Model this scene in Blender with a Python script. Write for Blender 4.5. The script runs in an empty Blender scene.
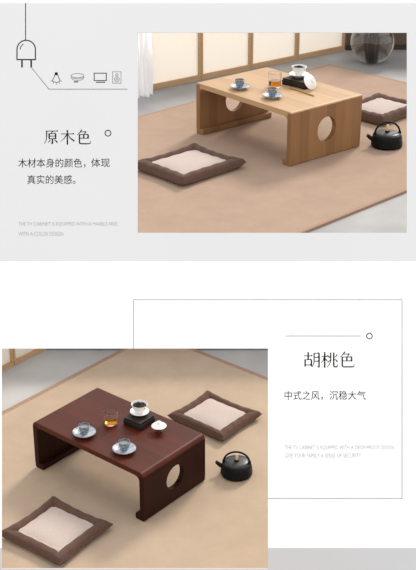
import bpy, math, random
from mathutils import Vector, Matrix
R = math.radians; PI = math.pi
random.seed(7)
S = bpy.context.scene; COL = S.collection

# ------------------------------------------------------------------ places
PITCH = R(24.81); F = 1200.0
K = .875; BIG = 1.5
CP, SP = math.cos(PITCH), math.sin(PITCH)
def c2w(v):                                   # (right, down, forward) -> world axes
    x, y, z = v
    return Vector((x, z * CP - y * SP, -y * CP - z * SP))
T1 = c2w((-.0683, -.8905, 7.1178)) * (K * BIG)
T2 = c2w((-.9385, 1.0071, 6.5445)) * K
CAM = Vector((0, 0, -T2.z))
STAGE = T1.z - T2.z                           # height of the raised stage above the hall floor
T1 = T1 + CAM; T2 = T2 + CAM
YAW1, YAW2 = R(-49.87), R(-39.44)
def at(px, py, z):                            # where the line of sight meets the level z
    d = c2w(((px - 208) / F, (py - 285) / F, 1))
    return CAM + d * ((z - CAM.z) / d.z)

# ------------------------------------------------------------------ helpers
def lin(c):
    return tuple(((v / 255) / 12.92 if v <= 10 else ((v / 255 + .055) / 1.055) ** 2.4) for v in c) + (1,)
class MB:
    def __init__(s): s.v = []; s.f = []
    def add(s, vs, fs):
        o = len(s.v); s.v += [tuple(v) for v in vs]; s.f += [tuple(i + o for i in f) for f in fs]
    def box(s, a, b):
        (x0, y0, z0), (x1, y1, z1) = a, b
        s.add([(x0,y0,z0),(x1,y0,z0),(x1,y1,z0),(x0,y1,z0),(x0,y0,z1),(x1,y0,z1),(x1,y1,z1),(x0,y1,z1)],
              [(0,3,2,1),(4,5,6,7),(0,1,5,4),(1,2,6,5),(2,3,7,6),(3,0,4,7)])
    def lathe(s, prof, n=40, c=(0, 0, 0), flute=None):
        vs = []; fs = []; m = len(prof)
        for i in range(n):
            a = 2 * PI * i / n
            for r, z in prof:
                vs.append((c[0] + r * math.cos(a), c[1] + r * math.sin(a), c[2] + z))
        for i in range(n):
            j = (i + 1) % n
            for k in range(m - 1):
                if prof[k][0] < 1e-7 and prof[k+1][0] < 1e-7: continue
                fs.append((i*m+k, j*m+k, j*m+k+1, i*m+k+1))
        s.add(vs, fs)
    def tube(s, pts, rad, n=12, cap=True):
        pts = [Vector(p) for p in pts]; m = len(pts)
        rr = rad if isinstance(rad, (list, tuple)) else [rad] * m
        vs = []; fs = []; ref = None
        for i, p in enumerate(pts):
            t = (pts[min(i+1, m-1)] - pts[max(i-1, 0)]).normalized()
            if ref is None:
                ref = t.cross(Vector((0, 0, 1)))
                if ref.length < .1: ref = t.cross(Vector((0, 1, 0)))
            u = (ref - t * ref.dot(t)).normalized(); ref = u; w = t.cross(u)
            for j in range(n):
                a = 2 * PI * j / n
                vs.append(p + (u * math.cos(a) + w * math.sin(a)) * rr[i])
        for i in range(m - 1):
            for j in range(n):
                k = (j + 1) % n
                fs.append((i*n+j, i*n+k, (i+1)*n+k, (i+1)*n+j))
        if cap: fs += [tuple(range(n))[::-1], tuple((m-1)*n+j for j in range(n))]
        s.add(vs, fs)
    def prism(s, poly, y0, y1):               # polygon in x,z extruded along y
        n = len(poly)
        s.add([(x, y0, z) for x, z in poly] + [(x, y1, z) for x, z in poly],
              [tuple(range(n)), tuple(range(2*n-1, n-1, -1))] + [(i, i+n, (i+1) % n + n, (i+1) % n) for i in range(n)])
    def build(s, name, mat, parent=None, bevel=0, smooth=35, fix=True):
        me = bpy.data.meshes.new(name); me.from_pydata(s.v, [], s.f)
        if fix:
            import bmesh
            bm = bmesh.new(); bm.from_mesh(me)
            bmesh.ops.remove_doubles(bm, verts=bm.verts, dist=1e-6)
            bmesh.ops.recalc_face_normals(bm, faces=bm.faces)
            bm.to_mesh(me); bm.free()
        for p in me.polygons: p.use_smooth = True
        me.set_sharp_from_angle(angle=R(smooth))
        me.materials.append(mat)
        o = bpy.data.objects.new(name, me); COL.objects.link(o)
        if parent: o.parent = parent
        if bevel:
            b = o.modifiers.new('bevel', 'BEVEL'); b.width = bevel; b.segments = 3; b.limit_method = 'ANGLE'; b.angle_limit = R(40)
        return o
def thing(name, label, cat, loc, rz=0, sc=1, group=None):
    o = bpy.data.objects.new(name, None); COL.objects.link(o); o.empty_display_size = .05
    o.location = loc; o.rotation_euler = (0, 0, rz); o.scale = (sc, sc, sc)
    o['label'] = label; o['category'] = cat
    if group: o['group'] = group
    return o
def tag(o, label, cat, loc=None, rz=0, sc=1, group=None):
    if loc is not None: o.location = loc; o.rotation_euler = (0, 0, rz); o.scale = (sc, sc, sc)
    o['label'] = label; o['category'] = cat
    if group: o['group'] = group
    return o
def struct(o): o['kind'] = 'structure'; return o

# ------------------------------------------------------------------ materials
def mat(name, col, rough=.6, col2=None, scale=(20, 20, 20), detail=3, lo=.35, hi=.65, bump=0, bscale=None, spec=.5, coat=0, sheen=0, metal=0):
    m = bpy.data.materials.new(name); m.use_nodes = True
    nt = m.node_tree; b = nt.nodes['Principled BSDF']
    b.inputs['Base Color'].default_value = lin(col); b.inputs['Roughness'].default_value = rough
    b.inputs['Specular IOR Level'].default_value = spec; b.inputs['Coat Weight'].default_value = coat
    b.inputs['Sheen Weight'].default_value = sheen; b.inputs['Metallic'].default_value = metal
    tc = nt.nodes.new('ShaderNodeTexCoord')
    def noise(sc):
        mp = nt.nodes.new('ShaderNodeMapping'); mp.inputs['Scale'].default_value = sc
        nt.links.new(tc.outputs['Object'], mp.inputs['Vector'])
        nz = nt.nodes.new('ShaderNodeTexNoise'); nz.inputs['Scale'].default_value = 1; nz.inputs['Detail'].default_value = detail
        nt.links.new(mp.outputs['Vector'], nz.inputs['Vector']); return nz
    nz = noise(scale)
    if col2:
        rp = nt.nodes.new('ShaderNodeValToRGB')
        rp.color_ramp.elements[0].position = lo; rp.color_ramp.elements[1].position = hi
        rp.color_ramp.elements[0].color = lin(col); rp.color_ramp.elements[1].color = lin(col2)
        nt.links.new(nz.outputs['Fac'], rp.inputs['Fac']); nt.links.new(rp.outputs['Color'], b.inputs['Base Color'])
    if bump:
        bn = noise(bscale or scale); bp = nt.nodes.new('ShaderNodeBump'); bp.inputs['Strength'].default_value = bump; bp.inputs['Distance'].default_value = .002
        nt.links.new(bn.outputs['Fac'], bp.inputs['Height']); nt.links.new(bp.outputs['Normal'], b.inputs['Normal'])
    return m
def wood(name, a, b2, stave, axis, rough=.45, spec=.5, grain=(3, 60, 60), coat=0, tint=.5):
    """laminated timber: each stave has its own tone, fine grain runs along it. axis: index across the staves."""
    m = bpy.data.materials.new(name); m.use_nodes = True
    nt = m.node_tree; N = nt.nodes.new; L = nt.links.new; b = nt.nodes['Principled BSDF']
    b.inputs['Roughness'].default_value = rough; b.inputs['Specular IOR Level'].default_value = spec; b.inputs['Coat Weight'].default_value = coat
    b.inputs['Coat Roughness'].default_value = .25
    tc = N('ShaderNodeTexCoord'); sx = N('ShaderNodeSeparateXYZ'); L(tc.outputs['Object'], sx.inputs[0])
    d = N('ShaderNodeMath'); d.operation = 'DIVIDE'; L(sx.outputs[axis], d.inputs[0]); d.inputs[1].default_value = stave
    fl = N('ShaderNodeMath'); fl.operation = 'FLOOR'; L(d.outputs[0], fl.inputs[0])
    wn = N('ShaderNodeTexWhiteNoise'); wn.noise_dimensions = '1D'; L(fl.outputs[0], wn.inputs['W'])
    mp = N('ShaderNodeMapping'); mp.inputs['Scale'].default_value = grain; L(tc.outputs['Object'], mp.inputs['Vector'])
    nz = N('ShaderNodeTexNoise'); nz.inputs['Scale'].default_value = 1; nz.inputs['Detail'].default_value = 4; L(mp.outputs['Vector'], nz.inputs['Vector'])
    mx = N('ShaderNodeMix'); mx.data_type = 'FLOAT'; mx.inputs[0].default_value = tint
    L(nz.outputs['Fac'], mx.inputs[2]); L(wn.outputs['Value'], mx.inputs[3])
    rp = N('ShaderNodeValToRGB'); rp.color_ramp.elements[0].position = .25; rp.color_ramp.elements[1].position = .75
    rp.color_ramp.elements[0].color = lin(a); rp.color_ramp.elements[1].color = lin(b2)
    L(mx.outputs[0], rp.inputs['Fac']); L(rp.outputs['Color'], b.inputs['Base Color'])
    return m
def weave(name, a, b2, rib, rough=.95):
    m = bpy.data.materials.new(name); m.use_nodes = True
    nt = m.node_tree; N = nt.nodes.new; L = nt.links.new; b = nt.nodes['Principled BSDF']
    b.inputs['Roughness'].default_value = rough; b.inputs['Specular IOR Level'].default_value = .15
    tc = N('ShaderNodeTexCoord')
    wv = N('ShaderNodeTexWave'); wv.bands_direction = 'Y'; wv.inputs['Scale'].default_value = rib; wv.inputs['Distortion'].default_value = 1.5; wv.inputs['Detail'].default_value = 1
    L(tc.outputs['Object'], wv.inputs['Vector'])
    nz = N('ShaderNodeTexNoise'); nz.inputs['Scale'].default_value = 5; nz.inputs['Detail'].default_value = 6; nz.inputs['Roughness'].default_value = .75; L(tc.outputs['Object'], nz.inputs['Vector'])
    mx = N('ShaderNodeMix'); mx.data_type = 'FLOAT'; mx.inputs[0].default_value = .62
    L(wv.outputs['Fac'], mx.inputs[2]); L(nz.outputs['Fac'], mx.inputs[3])
    rp = N('ShaderNodeValToRGB'); rp.color_ramp.elements[0].position = .2; rp.color_ramp.elements[1].position = .8
    rp.color_ramp.elements[0].color = lin(a); rp.color_ramp.elements[1].color = lin(b2)
    L(mx.outputs[0], rp.inputs['Fac']); L(rp.outputs['Color'], b.inputs['Base Color'])
    bp = N('ShaderNodeBump'); bp.inputs['Strength'].default_value = .35; bp.inputs['Distance'].default_value = .002
    L(wv.outputs['Fac'], bp.inputs['Height']); L(bp.outputs['Normal'], b.inputs['Normal'])
    return m
def glass(name, col, ior=1.45, rough=0):
    m = bpy.data.materials.new(name); m.use_nodes = True
    b = m.node_tree.nodes['Principled BSDF']
    b.inputs['Base Color'].default_value = lin(col); b.inputs['Transmission Weight'].default_value = 1
    b.inputs['Roughness'].default_value = rough; b.inputs['IOR'].default_value = ior
    return m
def paper(name, col, t):
    m = bpy.data.materials.new(name); m.use_nodes = True
    nt = m.node_tree; b = nt.nodes['Principled BSDF']; out = nt.nodes['Material Output']
    b.inputs['Base Color'].default_value = lin(col); b.inputs['Roughness'].default_value = .9; b.inputs['Specular IOR Level'].default_value = .1
    tr = nt.nodes.new('ShaderNodeBsdfTranslucent'); tr.inputs['Color'].default_value = lin(col)
    mx = nt.nodes.new('ShaderNodeMixShader'); mx.inputs[0].default_value = t
    nt.links.new(b.outputs[0], mx.inputs[1]); nt.links.new(tr.outputs[0], mx.inputs[2]); nt.links.new(mx.outputs[0], out.inputs['Surface'])
    return m

M = dict(
    hall = mat('hall_concrete', (162,160,159), .55, (180,178,176), (3,3,3), 6, .3, .7),
    stage = mat('stage_concrete', (128,127,127), .5, (150,149,148), (2.5,2.5,2.5), 7, .3, .7),
    wall = mat('brown_plaster', (84,70,60), .9, (94,79,68), (5,5,5), 4),
    rug1 = weave('rug_weave', (150,127,111), (174,150,131), 60),
    rug2 = weave('rug_weave_fine', (162,142,122), (187,166,145), 60),
    trim = mat('rug_binding', (146,116,98), .9, (156,126,107), (60,60,60)),
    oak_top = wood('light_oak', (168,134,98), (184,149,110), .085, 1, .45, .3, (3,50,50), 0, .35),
    oak_end_shaded = wood('light_oak_shaded_upright', (126,90,57), (146,107,70), .06, 1, .55, .25, (40,40,4), 0, .4),  # same oak as the top, darkened: shade of the upright ends put into the colour
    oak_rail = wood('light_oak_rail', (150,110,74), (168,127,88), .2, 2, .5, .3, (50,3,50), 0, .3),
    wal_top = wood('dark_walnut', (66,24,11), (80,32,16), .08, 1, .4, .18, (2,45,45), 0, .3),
    wal_end_shaded = wood('dark_walnut_shaded_upright', (38,15,8), (46,19,11), .06, 1, .5, .12, (45,45,3), 0, .4),  # walnut ends darker than the top, their shade is painted into the tone
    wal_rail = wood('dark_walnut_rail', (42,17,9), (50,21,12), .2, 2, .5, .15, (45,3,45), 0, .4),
    screenwood = mat('pine_frame', (176,140,102), .5, (190,154,116), (4,4,60), 4),
    paper = paper('shoji_paper', (255,250,242), .6),
    sheer = paper('sheer_curtain', (254,253,254), .5),
    brown = mat('brown_linen', (82,60,51), .95, (94,70,60), (160,160,160), 3, bump=.4, bscale=(90,90,90), spec=.1, sheen=.1),
    tan = mat('tan_linen', (112,88,74), .95, (124,100,86), (160,160,160), 3, spec=.1),
    water = glass('water', (250,250,250), 1.33),
    beige = mat('beige_linen', (176,161,153), .95, (188,173,165), (200,200,200), 3, bump=.4, bscale=(120,120,120), spec=.1, sheen=.1),
    iron = mat('black_cast_iron', (7,7,8), .6, (12,11,12), (80,80,80), spec=.2, bump=.3, bscale=(140,140,140)),
    ironlid = mat('blue_black_lid', (16,17,20), .4, (24,25,29), (60,60,60)),
    knob = mat('pale_wood_knob', (206,170,124), .5, (222,190,148), (30,30,200)),
    porcelain = mat('white_porcelain', (238,236,234), .22),
    blueglaze = mat('blue_grey_glaze', (82,90,104), .3, (150,158,170), (90,90,140), 3, .4, .6),
    saucer = mat('pale_blue_glaze', (124,130,141), .3, (182,187,196), (75,75,75), 3, .36, .54),
    saucerdark = mat('blue_glaze_band', (88,96,112), .3, (130,138,150), (90,90,90)),
    block = mat('black_tray', (30,23,20), .5, (42,33,29), (30,30,30), spec=.25),
    leaves = mat('dry_tea', (34,26,20), .9, (60,46,34), (200,200,200)),
    tumbler = glass('clear_glass', (250,250,250), 1.3),
    tea = glass('amber_tea', (214,140,40), 1.33),
    globe = glass('clear_globe_glass', (238,236,232), 1.35),
    brass = mat('brass', (150,112,54), .35, (170,130,66), (60,60,60), metal=.7),
    rest = mat('red_lacquer', (84,36,28), .35, (98,44,34), (40,40,40)),
    bark = mat('dark_branch', (44,34,28), .9, (64,50,40), (60,60,60)),
    steel = mat('brushed_steel', (150,150,152), .4, (165,165,167), (60,60,60), metal=.8),
    p_grey = mat('light_grey_board', (223,223,224), .9, (224,224,225), (2,2,2), spec=0),
    p_white = mat('white_board', (254,254,254), .9, (255,255,255), (2,2,2), spec=0),
    p_base = mat('mid_grey_board', (205,205,206), .9, (207,207,208), (2,2,2), spec=0),
    ink = mat('dark_ink', (38,37,38), .9, (43,42,43), (9,9,9), spec=0),
    ink_soft = mat('grey_ink', (122,121,122), .9, (128,127,128), (9,9,9), spec=0),
    ink_pale = mat('pale_ink', (164,164,164), .9, (170,170,170), (9,9,9), spec=0),
)

# ------------------------------------------------------------------ setting
m = MB(); m.box((-7, -3, -.1), (7, 16, 0)); struct(m.build('floor', M['hall']))
m = MB(); m.box((-3.2, 6.04, 0), (4.2, 13.5, STAGE)); struct(m.build('floor_stage', M['stage'], bevel=.01))

# ------------------------------------------------------------------ rugs
def rug(name, corner, u, ulen, vlen, z, mt, label):
    """corner: near corner; u: heading of one edge; the other edge is 90 degrees to the left of it."""
    th = .016; w = .026
    t = thing(name, label, 'rug', (corner.x, corner.y, z), u)
    m = MB(); m.box((w, w, 0), (ulen - w, vlen - w, th)); m.build('woven_mat', mt, t)
    m = MB()
    for a, b in (((0,0,0),(ulen,w,th+.001)), ((0,vlen-w,0),(ulen,vlen,th+.001)), ((0,w,0),(w,vlen-w,th+.001)), ((ulen-w,w,0),(ulen,vlen-w,th+.001))): m.box(a, b)
    m.build('edge_binding', M['trim'], t)
    return th
def meet(p, a, q, b):                         # crossing of two floor lines given by a point and a heading
    d = Vector((math.cos(a), math.sin(a))); e = Vector((math.cos(b), math.sin(b)))
    w = Vector((q.x - p.x, q.y - p.y)); den = d.x * e.y - d.y * e.x
    k = (w.x * e.y - w.y * e.x) / den
    return Vector((p.x + d.x * k, p.y + d.y * k))
def rug_from(name, near, bleft, bright, h, z, mt, label, vlen=None):
    h = R(h); g = h - PI / 2
    A = at(*bleft, z); B = at(*bright, z)
    far = meet(A, h, B, g)                    # far corner
    if near: 
        N = at(*near, z); right = meet(N, h, B, g); vl = (far - right).length
    else: vl = vlen; right = far + Vector((math.cos(g), math.sin(g))) * vl
    hv = Vector((math.cos(h), math.sin(h)))
    ul = right.dot(hv) - 4.31 if near else 2.6
    c = right - Vector((math.cos(h), math.sin(h))) * ul
    return rug(name, c, h, ul, vl, z, mt, label)
RUG_T = rug_from('rug', (357, 212.6), (165, 111), (372, 76), 44.5, STAGE, M['rug1'], 'large beige rug with tan binding under the light oak table')
rug_from('rug', None, (62, 383), (232, 366), 50.3, 0, M['rug2'], 'large beige rug with tan binding under the dark walnut table', 2.3)
Z1 = STAGE + RUG_T; Z2 = RUG_T

# ------------------------------------------------------------------ tables
def arc(cx, cz, r, a0, a1, n=8): return [(cx + r * math.cos(R(a0 + (a1 - a0) * i / n)), cz + r * math.sin(R(a0 + (a1 - a0) * i / n))) for i in range(n + 1)]
def tea_table(loc, rz, sc, L, W, H, fl, ro, mats, label):
    """origin at the left front bottom corner; long side along x"""
    mt, me, mr = mats; th = .026; ri = .024
    t = thing('tea_table', label, 'table', loc, rz, sc)
    zs = H - ro                        # where the bent top meets the upright end
    poly = [(0, zs)] + arc(ro, H - ro, ro, 180, 90) + arc(L - ro, H - ro, ro, 90, 0) + [(L, zs), (L - th, zs)] \
        + [(L - th, H - th), (th, H - th), (th, zs)]
    m = MB(); m.prism(poly, 0, W); m.build('tabletop', mt, t, bevel=.003)
    for xc, a0 in ((L - th - ri, 0), (th + ri, 90)):
        zc = H - th - ri; cx = L - th if a0 == 0 else th
        m = MB(); m.prism([(cx, H - th)] + (arc(xc, zc, ri, 0, 90) if a0 == 0 else arc(xc, zc, ri, 90, 180)), .001, W - .001); m.build('corner_fillet', mr, t)
    z0 = .028; rf = ro * .55; hr = .118 * H / .25 / 2; n = 48; hc = H * .52
    for x0 in (0, L - th):
        m = MB(); vs = []; fs = []
        for x in (x0, x0 + th):
            for i in range(n):                # rim of the round hole, then the outline along the same rays
                a = 2 * PI * (i + .5) / n; vs.append((x, W / 2 + hr * math.cos(a), hc + hr * math.sin(a)))
            for i in range(n):
                a = 2 * PI * (i + .5) / n; c, s = math.cos(a), math.sin(a)
                k = min((W / 2) / abs(c) if abs(c) > 1e-9 else 9, ((zs - hc) if s > 0 else hc - z0) / abs(s) if abs(s) > 1e-9 else 9)
                vs.append((x, W / 2 + k * c, hc + k * s))
        # square the corners
        for x_i in (0, 1):
            base = x_i * 2 * n
            for cy, cz in ((0, z0), (W, z0), (0, zs), (W, zs)):
                j = min(range(n), key=lambda i: (vs[base+n+i][1]-cy)**2 + (vs[base+n+i][2]-cz)**2)
                vs[base+n+j] = (vs[base+n+j][0], cy, cz)
        for i in range(n):
            j = (i + 1) % n
            fs += [(i, j, n+j, n+i), (2*n+i, 3*n+i, 3*n+j, 2*n+j), (i, 2*n+i, 2*n+j, j), (n+i, n+j, 3*n+j, 3*n+i)]
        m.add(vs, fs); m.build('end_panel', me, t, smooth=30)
    for x0, x1 in ((0, fl), (L - fl, L)):
        m = MB(); lf = x0 < L / 2
        if lf: pr = arc(rf, rf, rf, 180, 270) + arc(x1 - .006, .006, .006, 270, 360) + [(x1, z0), (0, z0)]
        else: pr = arc(x0 + .006, .006, .006, 180, 270) + arc(L - rf, rf, rf, 270, 360) + [(L, z0), (x0, z0)]
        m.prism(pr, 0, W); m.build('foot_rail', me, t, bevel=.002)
    return t
L1, W1, H1 = .7, .483, .267
L2, W2, H2 = .7, .421, .253
tea_table((T1.x, T1.y, Z1 + .001), YAW1, BIG, L1, W1, H1, .052, .009, (M['oak_top'], M['oak_end_shaded'], M['oak_rail']), 'low light oak tea table with round holes in its ends')
tea_table((T2.x, T2.y, Z2 + .001), YAW2, 1, L2, W2, H2, .055, .022, (M['wal_top'], M['wal_end_shaded'], M['wal_rail']), 'low dark walnut tea table with round holes in its ends')
ZT1 = Z1 + H1 * BIG + .0014; ZT2 = Z2 + H2 + .0014

# ------------------------------------------------------------------ cushions
def cushion(c, rz, sx, sy, th, z, inner, label):
    """square floor pad: rolled brown border, paler padded centre; sx, sy are half sides"""
    t = thing('floor_cushion', label, 'cushion', (c.x, c.y, z), rz)
    e = inner
    us = [-1 + 2 * i / 48 for i in range(49)]
    us = sorted(set([round(u, 5) for u in us if abs(abs(u) - e) > .012 and abs(abs(u) - e) > 1e-6] + [e, -e]))
    rnd = random.Random(label)
    ph = [rnd.uniform(0, 6) for _ in range(6)]
    def hgt(u, v):
        mxx = max(abs(u), abs(v)); mn = min(abs(u), abs(v))
        if mxx >= e:
            q = (mxx - e) / (1 - e)
            z = .30 + .70 * math.sqrt(max(0, 1 - (2 * q * .92 - .84) ** 2)) if q < 1 else .22
            d = (mxx - mn)                    # mitred seams at the corners
            z -= .24 * math.exp(-(d / .05) ** 2) * (1 - q * .5)
            z += .08 * math.sin(9 * (u + v) + ph[0]) * math.sin(7 * (u - v) + ph[1])
        else:
            q = 1 - mxx / e
            z = .62 + .42 * (1 - (u / e) ** 4) * (1 - (v / e) ** 4) + .03 * math.sin(6 * u + ph[2]) * math.sin(5 * v + ph[3])
        return z
    def pos(u, v, top):
        k = 1 + .035 * (abs(u * v)) ** 2 - .02 * (1 - min(abs(u), abs(v))) * (max(abs(u), abs(v)) ** 4)
        mxx = max(abs(u), abs(v))
        if top: z = th * (.36 + .64 * hgt(u, v))
        else: z = th * (.0 + .30 * max(0, (mxx - .9) / .1) ** 2)
        lift = th * .25 * abs(u * v) ** 3
        return (u * sx * k, v * sy * k, z + lift)
    n = len(us)
    mb, mc = MB(), MB()
    def grid(m, top, test):
        idx = {}; vs = []; fs = []
        for i in range(n - 1):
            for j in range(n - 1):
                cu, cv = (us[i] + us[i+1]) / 2, (us[j] + us[j+1]) / 2
                if not test(cu, cv): continue
                q = []
                for a, b in ((i, j), (i+1, j), (i+1, j+1), (i, j+1)):
                    if (a, b) not in idx: idx[(a, b)] = len(vs); vs.append(pos(us[a], us[b], top))
                    q.append(idx[(a, b)])
                fs.append(tuple(q) if top else tuple(q[::-1]))
        m.add(vs, fs)
    grid(mb, True, lambda u, v: max(abs(u), abs(v)) > e)
    # side wall between the two covers
    ring = [(u, -1) for u in us] + [(1, v) for v in us[1:]] + [(u, 1) for u in us[::-1][1:]] + [(-1, v) for v in us[::-1][1:-1]]
    vs = []; fs = []; k = len(ring)
    for q in (0, .4, 1):
        for u, v in ring:
            a, b = Vector(pos(u, v, False)), Vector(pos(u, v, True)); p = a.lerp(b, q)
            f = 1 + (.012 if q == .4 else 0); vs.append((p.x * f, p.y * f, p.z))
    for r_ in (1,):
        for i in range(k): fs.append((r_*k+i, r_*k+(i+1) % k, (r_+1)*k+(i+1) % k, (r_+1)*k+i))
    mb.add(vs, fs)
    mu = MB(); grid(mu, False, lambda u, v: True); mu.add(vs, [(i, (i+1) % k, k+(i+1) % k, k+i) for i in range(k)]); mu.build('underside_cover', M['tan'], t, smooth=80)
    mb.build('border_cover', M['brown'], t, smooth=80)
    grid(mc, True, lambda u, v: max(abs(u), abs(v)) < e)
    mc.build('centre_panel', M['beige'], t, smooth=80)
    m = MB()
    pts = [pos(u * 1.004, v * 1.004, False) for u, v in ring]; pts = [(p[0], p[1], p[2] + th * .1) for p in pts] 
    m.tube(pts + [pts[0]], .003, 6, False); m.build('piping', M['brown'], t)
    return t
def cushion_px(pl, pn, pr, pf, zf, th, inner, label):
    """corners left, near, right, far as sighted at the height of the cushion's edge"""
    P = [at(x, y, zf + th * (.5 if zf > .1 else .66)) for x, y in (pl, pn, pr, pf)]
    c = sum(P, Vector()) / 4
    a = ((P[1] - P[0]) + (P[2] - P[3])) / 2; b = ((P[3] - P[0]) + (P[2] - P[1])) / 2
    ha, hb = math.atan2(a.y, a.x), math.atan2(b.y, b.x) - PI / 2
    rz = (ha + hb) / 2
    print('CUSHION', label, a.length, b.length, math.degrees(ha), math.degrees(hb))
    cushion(c, rz, a.length / 2 / 1.035, b.length / 2 / 1.035, th, zf, inner, label)
cushion_px((138.6,164.5), (179,186.5), (245.4,162), (192,147), Z1, .075, .7, 'brown and beige cushion in front of the light oak table')
cushion_px((340.5,112), (381,122.5), (425,108), (375,95.5), Z1, .085, .7, 'brown and beige cushion behind the light oak table, beside its kettle')
cushion_px((167.7,414), (223,441), (261,412.5), (207.7,393), Z2, .045, .7, 'brown and beige cushion behind the dark walnut table')
cushion_px((2.6,533), (59,566), (110.5,524), (52,496), Z2, .045, .7, 'brown and beige cushion in front of the dark walnut table')

# ------------------------------------------------------------------ tea things (built at room size, base at the origin)
def saucer(loc, sc, label, group=None):
    t = thing('saucer', label, 'saucer', loc, 0, sc, group)
    m = MB(); m.lathe([(0, .0), (.026, .0), (.028, .004), (.040, .009), (.0525, .0155), (.0535, .017), (.052, .0172), (.040, .0122), (.028, .0085), (0, .008)], 48)
    m.build('dish', M['saucer'], t)
    m = MB(); m.lathe([(.0515, .0168), (.0535, .0168), (.0537, .0178), (.0525, .0184), (.0512, .0178), (.0515, .0168)], 48); m.build('rim', M['saucerdark'], t)
    return t
def cup(loc, sc, label, group=None):
    t = thing('teacup', label, 'cup', loc, 0, sc, group)
    m = MB(); m.lathe([(0, 0), (.0165, 0), (.0168, .004), (.019, .007), (.0235, .020), (.0255, .036), (.0262, .042), (.0252, .0425), (.0238, .036), (.0215, .021), (.016, .010), (0, .009)], 40)
    m.build('bowl', M['blueglaze'], t)
    m = MB(); m.lathe([(0, .034), (.0230, .034), (.0225, .0325), (0, .0325)], 32); m.build('tea', M['tea_dark'], t)
    return t
M['tea_dark'] = mat('green_tea', (126,128,124), .12, (132,134,130), (9,9,9))
def tumbler(loc, sc, label):
    t = thing('glass_tumbler', label, 'glass', loc, 0, sc)
    m = MB(); m.lathe([(0, 0), (.027, 0), (.0285, .002), (.031, .066), (.0302, .067), (.0294, .066), (.0272, .006), (0, .006)], 48); m.build('glass_body', M['tumbler'], t)
    m = MB(); m.lathe([(0, .0065), (.0269, .0065), (.0281, .032), (0, .032)], 40); m.build('tea', M['tea'], t)
    return t
def tray(loc, rz, sc, a, b, h, label):
    t = thing('tea_tray', label, 'tray', loc, rz, sc)
    m = MB(); m.box((-a/2, -b/2, 0), (a/2, b/2, h*.72)); m.build('block', M['block'], t, bevel=.003)
    m = MB(); m.box((-a/2+.003, -b/2+.003, h*.72), (a/2-.003, b/2-.003, h)); m.build('top_slab', M['block'], t, bevel=.002)
    return t
def gaiwan(loc, sc, label):
    t = thing('lidded_bowl', label, 'bowl', loc, 0, sc)
    m = MB(); m.lathe([(0, 0), (.017, 0), (.0175, .005), (.024, .010), (.0315, .024), (.035, .038), (.0385, .046), (.0375, .0465), (.0335, .038), (.030, .025), (.022, .012), (0, .010)], 48)
    m.build('porcelain_bowl', M['porcelain'], t)
    m = MB(); rnd = random.Random(3)
    m.lathe([(0, .036), (.032, .036), (.031, .030), (0, .030)], 24)
    for i in range(46):
        a = rnd.uniform(0, 2*PI); r = .028 * math.sqrt(rnd.random()); b = rnd.uniform(0, 2*PI); el = rnd.uniform(-.3, .7); l = rnd.uniform(.005, .010)
        p = Vector((r*math.cos(a), r*math.sin(a), .037 + rnd.uniform(0, .012) * (1 - r / .032))); d = Vector((math.cos(b)*math.cos(el), math.sin(b)*math.cos(el), math.sin(el))) * l
        m.tube([p-d, p-d*.4, p+d*.4, p+d], [.0012, .0032, .003, .001], 6)
    m.build('tea_leaves', M['leaves'], t)
    return t
def white_saucer(loc, sc, label):
    o = MB(); o.lathe([(0, 0), (.022, 0), (.024, .003), (.036, .008), (.0445, .014), (.0450, .0152), (.0435, .0152), (.034, .0106), (.022, .0066), (0, .006)], 48)
    return tag(o.build('bowl_saucer', M['porcelain']), label, 'saucer', loc, 0, sc)
def lid(loc, sc, label, rot=None):
    t = thing('porcelain_lid', label, 'lid', loc, 0, sc)
    m = MB(); m.lathe([(0, .0135), (.014, .012), (.027, .005), (.0345, 0), (.0352, .001), (.028, .0075), (.015, .0145), (0, .0165)], 48); m.build('dome', M['porcelain'], t)
    m = MB(); m.lathe([(0, .013), (.0095, .0135), (.0085, .018), (.0105, .0225), (.0095, .0228), (.0078, .0195), (0, .0188)], 28); m.build('knob_ring', M['porcelain'], t)
    if rot: t.rotation_euler = rot
    return t
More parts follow.
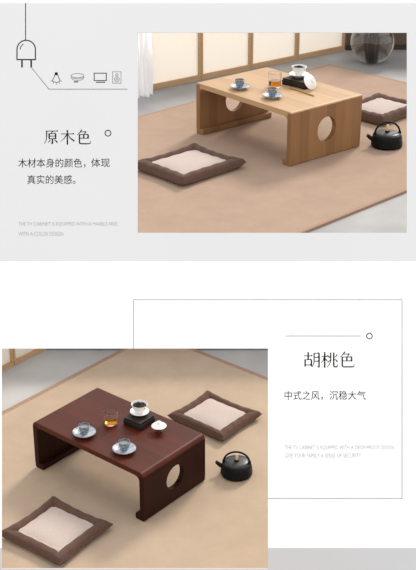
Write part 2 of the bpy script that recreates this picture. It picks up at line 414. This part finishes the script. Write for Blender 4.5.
def kettle(loc, rz, sc, label):
    """spout towards -x; the hoop handle spans x"""
    t = thing('iron_kettle', label, 'kettle', loc, rz, sc)
    m = MB(); m.lathe([(0, 0), (.062, 0), (.069, .003), (.0715, .009), (.0715, .014), (.0700, .026), (.0675, .042), (.0655, .053), (.0630, .058), (.0585, .0605), (.056, .0605), (.056, .058), (0, .058)], 56)
    m.build('body', M['iron'], t, smooth=50)
    m = MB()
    for z, r in ((.018, .0709), (.026, .0700), (.034, .0688), (.042, .0675)):
        m.lathe([(r-.002, z-.002), (r+.0010, z-.0010), (r+.0010, z+.0010), (r-.002, z+.002), (r-.002, z-.002)], 56)
    m.build('cast_bands', M['iron'], t)
    m = MB(); m.lathe([(0, .069), (.020, .0686), (.040, .067), (.0535, .0640), (.0556, .0620), (.0556, .0590), (0, .0590)], 48); lo = m.build('lid', M['ironlid'], t)
    m = MB(); m.lathe([(0, .067), (.012, .067), (.010, .075), (0, .075)], 20); m.build('knob_base', M['iron'], lo)
    m = MB(); m.lathe([(0, .074), (.0066, .074), (.0072, .080), (.0068, .099), (.005, .102), (0, .1025)], 20); m.build('knob', M['knob'], lo)['label'] = 'pale wooden knob'
    m = MB(); m.tube([(-.060, 0, .036), (-.072, 0, .040), (-.082, 0, .047), (-.090, 0, .054), (-.094, 0, .056)], [.012, .0105, .009, .0078, .0075], 16); m.build('spout', M['iron'], t, smooth=50)
    m = MB(); pts = [(.058*math.cos(a), 0, (.062 + .052*math.sin(a))) for a in [PI*i/24 for i in range(25)]]
    m.tube(pts, .0044, 10); m.build('handle', M['iron'], t)
    for q in (-1, 1):
        m = MB(); m.lathe([(0, -.008), (.0062, -.008), (.0068, 0), (.006, .008), (0, .009)], 14, (q*.058, 0, .062)); m.build('handle_lug', M['iron'], t)
    return t

# on the light oak table
s1 = BIG * .92; s1c = BIG * .92
p = at(239.7, 87.2, ZT1 + .012); saucer((p.x, p.y, ZT1), s1, 'blue-grey saucer under the teacup nearer the table corner, light oak table', 'tea saucers')
cup((p.x, p.y, ZT1 + .0088 * s1), s1c, 'blue-grey teacup nearest the shoji side of the light oak table', 'blue-grey teacups')
p = at(272.4, 96.2, ZT1 + .012); saucer((p.x, p.y, ZT1), s1, 'blue-grey saucer beside the brass tea scoop on light oak table', 'tea saucers')
cup((p.x, p.y, ZT1 + .0088 * s1), s1c, 'blue-grey teacup in front of the glass on light oak table', 'blue-grey teacups')
p = at(274.5, 87, ZT1); tumbler((p.x, p.y, ZT1), BIG * 1.1, 'clear tumbler of amber tea on the light oak table')
A, B, C_ = at(281.6, 84.2, ZT1), at(305, 89.8, ZT1), at(318, 82, ZT1)
e = (B - A); rzt = math.atan2(e.y, e.x); fdir = Vector((-math.sin(rzt), math.cos(rzt), 0))
TW, TD, TH = .150, .095, .033
c = A + e.normalized() * (TW * BIG / 2) + fdir * (TD * BIG / 2)
tray((c.x, c.y, ZT1), rzt, BIG, TW, TD, TH, 'black block tea tray on the light oak table')
zt = ZT1 + TH * BIG
p = at(299, 75.2, zt + .012); white_saucer((p.x, p.y, zt), BIG * 1.12, 'white saucer on the black tray of the light oak table')
gaiwan((p.x, p.y, zt + .0072 * BIG), BIG * 1.02, 'white porcelain bowl of tea leaves on the light oak table tray')
# lid leaning on the tray's front side
side = c + e.normalized() * (TW * BIG / 2) - fdir * (TD * BIG * .2)
th_ = R(58); v = Vector((e.x, e.y, 0)).normalized()
# the lid's dome faces outward and up; its rim rests on the table and leans on the tray's short side
ax = (v * math.sin(th_) + Vector((0, 0, 1)) * math.cos(th_)).normalized()
xa = Vector((fdir.x, fdir.y, 0)).normalized(); ya = ax.cross(xa)
if ya.z < 0: xa = -xa; ya = ax.cross(xa)
rot = Matrix((xa, ya, ax)).transposed()
ls = BIG * 1.2; rl = .0352 * ls
lidc = Vector((side.x, side.y, ZT1 + .001)) + v * .048 + ya * rl
lid(tuple(lidc), ls, 'white porcelain lid leaning on the black tray, light oak table', rot.to_euler())
pa, pb = at(289.5, 88.5, ZT1), at(314, 96.5, ZT1)
d = pb - pa
m = MB(); m.tube([(0, 0, .005), (.25*d.length, 0, .0055), (.7*d.length, 0, .005), (d.length*.82, 0, .0045), (d.length, 0, .0045)], [.003, .0035, .004, .0045, .0035], 10)
tag(m.build('tea_scoop', M['brass']), 'thin brass tea scoop lying on the light oak table', 'scoop', (pa.x, pa.y, ZT1), math.atan2(d.y, d.x))
p = at(386.5, 146.2, Z1); kettle((p.x, p.y, Z1), R(8), BIG * 1.1, 'black iron kettle beside the light oak table')

# on the dark walnut table
p = at(84.3, 433.2, ZT2 + .008); saucer((p.x, p.y, ZT2), 1, 'blue-grey saucer near the far end corner of the walnut table', 'tea saucers')
cup((p.x, p.y, ZT2 + .0088), 1, 'blue-grey teacup on walnut table, farthest from the hole in view', 'blue-grey teacups')
p = at(124.3, 449.6, ZT2 + .008); saucer((p.x, p.y, ZT2), 1, 'blue-grey saucer near the middle of the walnut table front edge', 'tea saucers')
cup((p.x, p.y, ZT2 + .0088), 1, 'blue-grey teacup at the middle of the walnut table front edge', 'blue-grey teacups')
p = at(110.8, 423.2, ZT2); tumbler((p.x, p.y, ZT2), 1.08, 'clear tumbler of amber tea on the dark walnut table')
A, B, C_ = at(123, 417.4, ZT2 + .036), at(140.2, 424.6, ZT2 + .036), at(156.5, 415.6, ZT2 + .036)
e = B - A; rzt = math.atan2(e.y, e.x); w = (C_ - B)
fdir = Vector((-math.sin(rzt), math.cos(rzt), 0)); td = w.dot(fdir)
print('TRAY2', e.length, td)
c = A + e / 2 + fdir * td / 2
tray((c.x, c.y, ZT2), rzt, 1, e.length, td, .036, 'dark block tea tray on the dark walnut table')
zt = ZT2 + .036
p = at(139.6, 412.2, zt + .008); white_saucer((p.x, p.y, zt), 1, 'white saucer on the tray of the dark walnut table')
gaiwan((p.x, p.y, zt + .0068), 1, 'white porcelain bowl of tea leaves on the walnut table tray')
p = at(159, 431, ZT2)
m = MB(); m.lathe([(0, 0), (.017, 0), (.018, .003), (.012, .008), (.011, .020), (.016, .028), (.0215, .032), (.020, .033), (0, .031)], 28)
tag(m.build('lid_rest', M['rest']), 'small dark red lid stand beside the tray, dark walnut table', 'stand', (p.x, p.y, ZT2))
lid((p.x, p.y, ZT2 + .0275), 1, 'white porcelain lid resting beside the tray, dark walnut table')
p = at(236.5, 473.5, Z2); kettle((p.x, p.y, Z2), R(-6), 1.05, 'black iron kettle beside the dark walnut table')

# ------------------------------------------------------------------ shoji screens, curtain, wall, vase
def shoji(loc, rz, w, h, st, rail, label, group):
    t = thing('shoji_screen', label, 'screen', loc, rz, 1, group)
    m = MB(); d = .03
    m.box((0, 0, 0), (w, d, rail)); m.box((0, 0, h - rail * .8), (w, d, h))
    m.box((0, 0, rail), (st, d, h - rail * .8)); m.box((w - st, 0, rail), (w, d, h - rail * .8))
    m.build('frame', M['screenwood'], t, bevel=.002)
    m = MB(); m.box((st - .002, d * .55, rail - .002), (w - st + .002, d * .55 + .003, h - rail * .8 + .002)); m.build('paper_panel', M['paper'], t)
    return t
P0, P1 = at(155, 89.6, STAGE), at(343.5, 50.6, STAGE)
dv = P1 - P0; rs = math.atan2(dv.y, dv.x); un = dv.normalized(); LEN = dv.length
def along(px):                                # distance along the screen's foot line at a sighted column
    best = min((abs((at_line(k) - px)), k) for k in [i * .005 for i in range(-400, 800)])
    return best[1]
def at_line(k):
    q = P0 + un * k - CAM
    zf = q.y * CP - q.z * SP
    return 208 + q.x / zf * F
marks = [along(x) for x in (151, 201.4, 251, 297.2, 344.5)]
names = ['cream shoji screen beside the white curtain', 'second cream shoji screen counted from the white curtain', 'third cream shoji screen counted from the white curtain', 'cream shoji screen next to the glass globe vase']
HS = .66
print('SHOJI', marks)
for i in range(4):
    a, b = marks[i], marks[i+1]
    q = P0 + un * (a + .001)
    shoji((q.x, q.y, STAGE), rs, b - a - .005, HS, .021, .048, names[i], 'shoji screens behind the light oak table')
# taupe wall that carries on past the screens
m = MB(); m.box((0, 0, 0), (2.2, .1, .75)); o = struct(m.build('wall_back', M['wall'])); q = P0 + un * (marks[4] + .01); o.location = (q.x, q.y, STAGE); o.rotation_euler = (0, 0, R(3))
m = MB(); m.box((0, -.012, 0), (2.2, 0, .05)); o = struct(m.build('baseboard_back', M['bark'])); o.location = (q.x, q.y, STAGE); o.rotation_euler = (0, 0, R(3))
# white curtain in front of the first screen
t = thing('curtain', 'white sheer curtain hanging beside the first shoji screen', 'curtain', at(145, 97.5, STAGE), rs - R(4))
m = MB(); nx = 90; vs = []; fs = []; w0, w1 = -.34, .075
for i in range(nx + 1):
    x = w0 + (w1 - w0) * i / nx
    for k in range(9):
        z = .012 + (HS - .03) * k / 8; amp = .026 * (1 - .3 * k / 8)
        vs.append((x + .006 * math.sin(i * .9 + k), amp * math.sin(i * .62) + .008 * math.sin(i * .23 + k * .4), z + (.006 * math.sin(i * .31) if k == 0 else 0)))
for i in range(nx):
    for k in range(8): fs.append((i*9+k, (i+1)*9+k, (i+1)*9+k+1, i*9+k+1))
m.add(vs, fs); o = m.build('cloth', M['sheer'], t, smooth=80)
m = MB(); m.tube([(w0 - .05, 0, HS - .012), (w1 + .12, 0, HS - .012)], .009, 12); m.build('rod', M['steel'], t)
# glass globe with branches
p = at(371.5, 63.5, STAGE); Rg = .205
VX, VY = p.x, p.y + .02
t = thing('globe_vase', 'round clear glass globe vase holding dark branches', 'vase', (VX, VY, STAGE))
po, pi_ = [], []
for i in range(33):
    a = R(-90 + 5 + (150 - 5) * i / 32); po.append((Rg * math.cos(a), Rg + Rg * math.sin(a) - Rg * (1 - math.sin(R(85)))))
    r2 = Rg - .006; pi_.append((r2 * math.cos(a), Rg + r2 * math.sin(a)))
m = MB(); m.lathe([(0, 0)] + po + pi_[::-1] + [(0, pi_[0][1])], 64); m.build('globe', M['globe'], t, smooth=60)
m = MB(); pw = [(r * 1.006, z) for r, z in pi_ if z < Rg * 1.5]; m.lathe([(0, pw[0][1] - .001)] + [(r, z - .001) for r, z in pw] + [(0, pw[-1][1] - .001)], 64); m.build('water', M['water'], t, smooth=60)
rb = random.Random(5)
bl = ['leftmost of the four dark branches in the globe vase', 'second from left of the four dark branches in globe vase', 'third from left of the four dark branches in globe vase', 'rightmost of the four dark branches in the globe vase']
for k, (bx, tx, by) in enumerate(((-.03, -.115, -.03), (-.012, -.022, 0), (.012, .016, .02), (.03, .06, -.01))):
    m = MB(); pts = []
    for i in range(9):
        q = i / 8; pts.append((bx + (tx - bx) * q + .004 * math.sin(i * 1.9 + k), by + .02 * q, .016 + .62 * q))
    m.tube(pts, [.013 - .006 * i / 8 for i in range(9)], 10)
    for i in (3, 5, 6):
        b0 = Vector(pts[i]); m.tube([b0, b0 + Vector((rb.uniform(-.02, .02), rb.uniform(-.02, .02), .05)), b0 + Vector((rb.uniform(-.03, .03), rb.uniform(-.03, .03), .1))], [.004, .003, .002], 6)
    tag(m.build('branch', M['bark']), bl[k], 'branch', (VX, VY, STAGE), 0, 1, 'branches in the globe vase')
# low screen behind the dark walnut table
Q0, Q1 = at(0, 373.2, 0), at(50, 348.2, 0)
dv = Q1 - Q0; r2 = math.atan2(dv.y, dv.x); u2 = dv.normalized()
P0s, uns = P0, un
P0, un = Q0, u2
k0 = along(14.6)
P0, un = P0s, uns
for (a, b, lb) in ((k0 - .42, k0, 'leftmost low cream shoji screen, mostly cut off, beside walnut table rug'), (k0, k0 + .27, 'low cream shoji screen just right of the leftmost one, walnut table rug')):
    q = Q0 + u2 * a; shoji((q.x, q.y, 0), r2, b - a - .005, .6, .011, .028, lb, 'low shoji screens by the dark walnut table')

# ------------------------------------------------------------------ display board
D = 4.0
base = at(208, 585, RUG_T + .009) - CAM; D = base.y * CP - base.z * SP
PX = D / F
board = thing('display_board', 'tall printed board with two openings, grey above and white below', 'board', CAM + c2w((0, 0, D)))
board.rotation_euler = (PI / 2 - PITCH, 0, 0)
def bp(x, y, z=0): return ((x - 208) * PX, (285 - y) * PX, z)
TK = .006; X0, X1 = -34, 450
def panel(name, rects, mt):
    m = MB()
    for x0, y0, x1, y1 in rects:
        a, b = bp(x0, y1, -TK), bp(x1, y0, 0); m.box(a, b)
    return m.build(name, mt, board)
panel('top_strip', [(X0, -40, X1, 3)], M['p_white'])
panel('upper_panel', [(X0, 3, X1, 32.6), (X0, 32.6, 137.6, 232.8), (407, 32.6, X1, 232.8), (X0, 232.8, X1, 261.3)], M['p_grey'])
panel('lower_panel', [(X0, 261.3, X1, 348.5), (X0, 348.5, 1.6, 548), (268, 348.5, X1, 548)], M['p_white'])
panel('base_panel', [(X0, 548, 1.6, 585), (268, 548, X1, 585), (1.6, 568.6, 268, 585)], M['p_base'])
for x in (X0 + 8, X1 - 8):
    m = MB(); c = Vector(bp(x, 585)); m.box((c.x - .03, c.y - .0, -.012), (c.x + .03, c.y + .06, -.006)); m.build('foot_bracket', M['steel'], board)
ZI = .0006
class Ink:
    def __init__(s): s.m = MB()
    def poly(s, pts): s.m.add([bp(x, y, ZI) for x, y in pts], [tuple(range(len(pts)))[::-1]])
    def line(s, pts, w, closed=False, w1=None):
        P = [Vector(p) for p in pts]; n = len(P); 
        L_, R_ = [], []
        for i in range(n):
            a = P[(i-1) % n] if (closed or i) else P[i]; b = P[(i+1) % n] if (closed or i < n-1) else P[i]
            d1 = (P[i] - a).normalized() if (P[i] - a).length > 1e-9 else (b - P[i]).normalized()
            d2 = (b - P[i]).normalized() if (b - P[i]).length > 1e-9 else d1
            t = (d1 + d2); t = t.normalized() if t.length > 1e-6 else d1
            nn = Vector((-t.y, t.x)); k = 1 / max(.45, nn.dot(Vector((-d1.y, d1.x))))
            ww = (w if w1 is None else w + (w1 - w) * i / (n - 1)) / 2
            L_.append(P[i] + nn * ww * k); R_.append(P[i] - nn * ww * k)
        for i in range(n if closed else n - 1):
            j = (i + 1) % n; s.poly([L_[i], L_[j], R_[j], R_[i]])
    def circle(s, cx, cy, r, w, n=40, a0=0, a1=360):
        full = a1 - a0 == 360
        pts = [(cx + r * math.cos(R(a0 + (a1-a0) * i / n)), cy + r * math.sin(R(a0 + (a1-a0) * i / n))) for i in range(n if full else n + 1)]
        s.line(pts, w, full)
    def ellipse(s, cx, cy, rx, ry, w, n=36):
        s.line([(cx + rx * math.cos(2*PI*i/n), cy + ry * math.sin(2*PI*i/n)) for i in range(n)], w, True)
    def build(s, name, mt):
        o = s.m.build(name, mt, board, fix=False); return o
def words(name, text, x0, y0, x1, y1, mt, thin=0):
    cu = bpy.data.curves.new(name, 'FONT'); cu.body = text; cu.size = 1; cu.offset = thin; cu.resolution_u = 3
    tmp = bpy.data.objects.new('tmp', cu); COL.objects.link(tmp)
    dg = bpy.context.evaluated_depsgraph_get(); me = bpy.data.meshes.new_from_object(tmp.evaluated_get(dg))
    bpy.data.objects.remove(tmp)
    me.name = name
    xs = [v.co.x for v in me.vertices]; ys = [v.co.y for v in me.vertices]
    xa, xb, ya, yb = min(xs), max(xs), min(ys), max(ys)
    for v in me.vertices:
        v.co = bp(x0 + (x1 - x0) * (v.co.x - xa) / (xb - xa), y1 + (y0 - y1) * (v.co.y - ya) / (yb - ya), ZI)
    me.materials.clear(); me.materials.append(mt)
    o = bpy.data.objects.new(name, me); COL.objects.link(o); o.parent = board
# headings, drawn stroke by stroke in a fine serif hand (100 x 100 cells)
def glyphs(name, chars, x, y, size, pitch, mt):
    ink = Ink(); k = size / 100
    for ci, strokes in enumerate(chars):
        ox = x + ci * pitch
        T = lambda p: (ox + p[0] * k, y + p[1] * k)
        for st in strokes:
            kind, a = st[0], st[1:]
            if kind == 'h':
                x0, yy, x1 = a; ink.line([T((x0, yy)), T((x1, yy))], 4.6 * k)
                ink.poly([T((x1 - 11, yy - 1)), T((x1 - 4, yy - 7)), T((x1 + 2, yy + 1.5))])
            elif kind == 'v':
                xx, y0, y1 = a; ink.line([T((xx, y0)), T((xx, y1))], 8.6 * k)
                ink.poly([T((xx - 7, y0 - 3)), T((xx + 3.3, y0 + 2)), T((xx - 3.3, y0 + 5))])
            else:
                w0, w1 = a[0], a[1]; ink.line([T(q) for q in a[2:]], w0 * 1.25 * k, False, w1 * 1.2 * k)
    ink.build(name, mt)
YUAN = [('h',14,12,92), ('p',6.5,2,(20,12),(20,45),(17,70),(5,93)), ('p',6,2,(58,14),(51,22),(46,28)), ('v',36,28,62), ('h',36,28,77), ('v',77,28,62), ('h',36,44,77), ('h',36,60,77),
        ('v',57,61,92), ('p',5,2,(57,93),(46,86)), ('p',6,2,(43,68),(37,77),(27,86)), ('p',3,8,(68,67),(78,74),(88,84))]
MU = [('h',8,30,92), ('v',50,6,98), ('p',6,1.5,(48,31),(32,56),(5,79)), ('p',2.5,8,(52,31),(68,56),(94,76))]
SE = [('p',6.5,2,(40,3),(29,20),(11,36)), ('h',34,17,67), ('p',6,2,(66,17),(60,25),(52,33)), ('v',25,34,86), ('h',25,34,80), ('v',80,34,60), ('v',52,35,57), ('h',25,57,80),
      ('p',6,6,(25,84),(28,90),(36,92),(86,92)), ('p',6,2,(84,92),(93,90),(95,74))]
HU = [('h',3,27,51), ('v',27,6,50), ('v',9,50,90), ('h',9,50,46), ('v',46,50,90), ('h',9,81,46), ('p',6,2,(62,12),(62,60),(58,78),(50,95)), ('h',62,12,91), ('v',91,12,94), ('p',5,2,(91,95),(80,89)), ('h',62,36,91), ('h',62,59,91)]
TAO = [('h',3,30,42), ('v',23,6,97), ('p',6,2,(22,32),(14,54),(2,70)), ('p',3,6,(25,42),(31,48),(37,57)), ('p',6.5,2,(58,8),(58,55),(52,76),(36,95)), ('v',76,8,84), ('p',6,6,(76,82),(79,90),(84,92),(94,92)), ('p',6,2,(92,92),(97,89),(98,76)),
       ('p',3,7,(42,24),(47,30),(52,38)), ('p',6,2,(40,66),(46,60),(56,52)), ('p',6,2,(96,20),(90,28),(82,37)), ('p',3,7,(82,47),(90,53),(98,62))]
glyphs('heading', [YUAN, MU, SE], 43.5, 129.2, 15.8, 16, M['ink'])
glyphs('heading', [HU, TAO, SE], 303.6, 351.2, 17, 17.2, M['ink'])
words('sentence', '木材本身的颜色，', 18.2, 158.4, 85.5, 167.7, M['ink'])
words('sentence', '体现', 91.2, 158.4, 109.8, 167.2, M['ink'])
words('sentence', '真实的美感。', 27.4, 175.1, 75.5, 184, M['ink'])
words('sentence', '中式之风，', 284.6, 390.8, 322.8, 400.1, M['ink'])
words('sentence', '沉稳大气', 329.4, 390.8, 365.8, 399.8, M['ink'])
words('small_print', 'THE TV CABINET IS EQUIPPED WITH A MARBLE-FREE', 18.5, 222.2, 117.5, 226.2, M['ink_pale'], -.012)
words('small_print', 'WITH A COLOR DESIGN', 18.5, 231.8, 63, 235.8, M['ink_pale'], -.012)
words('small_print', 'THE TV CABINET IS EQUIPPED WITH A DROP-PROOF DESIGN', 284.8, 445.4, 394, 450, M['ink_pale'], -.012)
words('small_print', 'GIVE YOUR FAMILY A SENSE OF SECURITY', 284.8, 453.4, 361, 457.6, M['ink_pale'], -.012)
i_ = Ink(); i_.circle(108, 133.2, 2.9, .9); i_.build('ring_mark', M['ink'])
i_ = Ink(); i_.circle(369.4, 336, 2.8, .9); i_.build('ring_mark', M['ink'])
i_ = Ink(); i_.line([(285.5, 336), (361, 336)], .6); i_.build('rule_line', M['ink_soft'])
i_ = Ink(); i_.line([(133.5, 348.4), (133.5, 299.7), (402, 299.7), (402, 498.4), (268.2, 498.4)], .75); i_.build('border_line', M['ink_pale'])
i_ = Ink(); i_.line([(25.6, 3), (25.6, 40)], .8)
i_.line([(17, 59.6), (17, 49.5)] + [(26.2 + 9.2 * math.cos(R(a)), 49.5 + 9.2 * math.sin(R(a))) for a in range(180, 361, 9)] + [(35.4, 49.5), (35.4, 59.6)], 1.1, False)
i_.line([(16.5, 59.6), (35.9, 59.6)], 1.2)
i_.line([(26.2 + 6 * math.cos(R(a)), 49.5 + 6 * math.sin(R(a))) for a in range(180, 246, 8)], .8)
i_.line([(22, 60), (22, 67.5)], 1.6); i_.line([(31.2, 60), (31.2, 67.5)], 1.6); i_.build('plug_drawing', M['ink'])
i_ = Ink(); i_.line([(31.4, 67.5), (49, 89.2), (127.5, 89.2)], .6); i_.build('plug_wire_drawing', M['ink_soft'])
i_ = Ink(); i_.poly([(55, 72.3), (57.6, 72.3), (58, 75.2), (54.6, 75.2)]); i_.line([(54.8, 75), (54, 77.5), (52.6, 80), (53, 81.6), (56.3, 82.4), (59.6, 81.6), (60, 80), (58.6, 77.5), (57.8, 75)], .6)
for a in (20, 55, 90, 125, 160): i_.line([(56.3 + 4.4 * math.cos(R(a)), 79.6 + 3.6 * math.sin(R(a))), (56.3 + 6 * math.cos(R(a)), 79.6 + 5 * math.sin(R(a)))], .5)
i_.build('lamp_icon', M['ink'])
i_ = Ink(); i_.ellipse(77.5, 75.6, 6.4, 2.1, .5); i_.line([(71.1, 75.6), (71.4, 78.4), (73.6, 80), (77.5, 80.5), (81.6, 80), (83.6, 78.4), (83.9, 75.6)], .5); i_.line([(71.6, 77.8), (77.5, 79), (83.4, 77.8)], .5); i_.line([(73.8, 81.8), (78.2, 81.8)], 1.5); i_.build('cooker_icon', M['ink_soft'])
i_ = Ink(); i_.line([(94.2, 73.2), (106.3, 73.2), (106.3, 80.6), (94.2, 80.6)], .8, True); i_.line([(96, 82.3), (105, 82.3)], .9); i_.build('television_icon', M['ink'])
i_ = Ink(); i_.line([(112.7, 71.8), (121, 71.8), (121, 83.2), (112.7, 83.2)], .5, True); i_.circle(116.9, 75, 1.2, .5, 20); i_.circle(116.9, 79.4, 2.4, .5, 24); i_.circle(116.9, 79.4, .9, .5, 14); i_.build('speaker_icon', M['ink_soft'])

# ------------------------------------------------------------------ light and camera
w = bpy.data.worlds.new('World'); S.world = w; w.use_nodes = True
w.node_tree.nodes['Background'].inputs[0].default_value = (1, 1, 1, 1); w.node_tree.nodes['Background'].inputs[1].default_value = 1.24
sl = bpy.data.lights.new('sun', 'SUN'); sl.energy = 2.85; sl.angle = R(13); sl.color = (1, .93, .84)
so = bpy.data.objects.new('sun', sl); COL.objects.link(so)
az, el = R(27), R(36)                         # light comes from behind, a little to the far side
dirn = Vector((math.sin(az) * math.cos(el), math.cos(az) * math.cos(el), math.sin(el)))
so.rotation_euler = dirn.to_track_quat('Z', 'Y').to_euler(); so.location = (2, 12, 8)
cd = bpy.data.cameras.new('camera'); cd.sensor_fit = 'VERTICAL'; cd.sensor_height = 24; cd.lens = F / 570 * 24; cd.clip_end = 100
co = bpy.data.objects.new('camera', cd); COL.objects.link(co); co.location = CAM; co.rotation_euler = (PI / 2 - PITCH, 0, 0)
S.camera = co
vs_ = S.view_settings; vs_.view_transform = 'Standard'; vs_.look = 'None'; vs_.gamma = 1; vs_.exposure = 0; vs_.use_curve_mapping = False
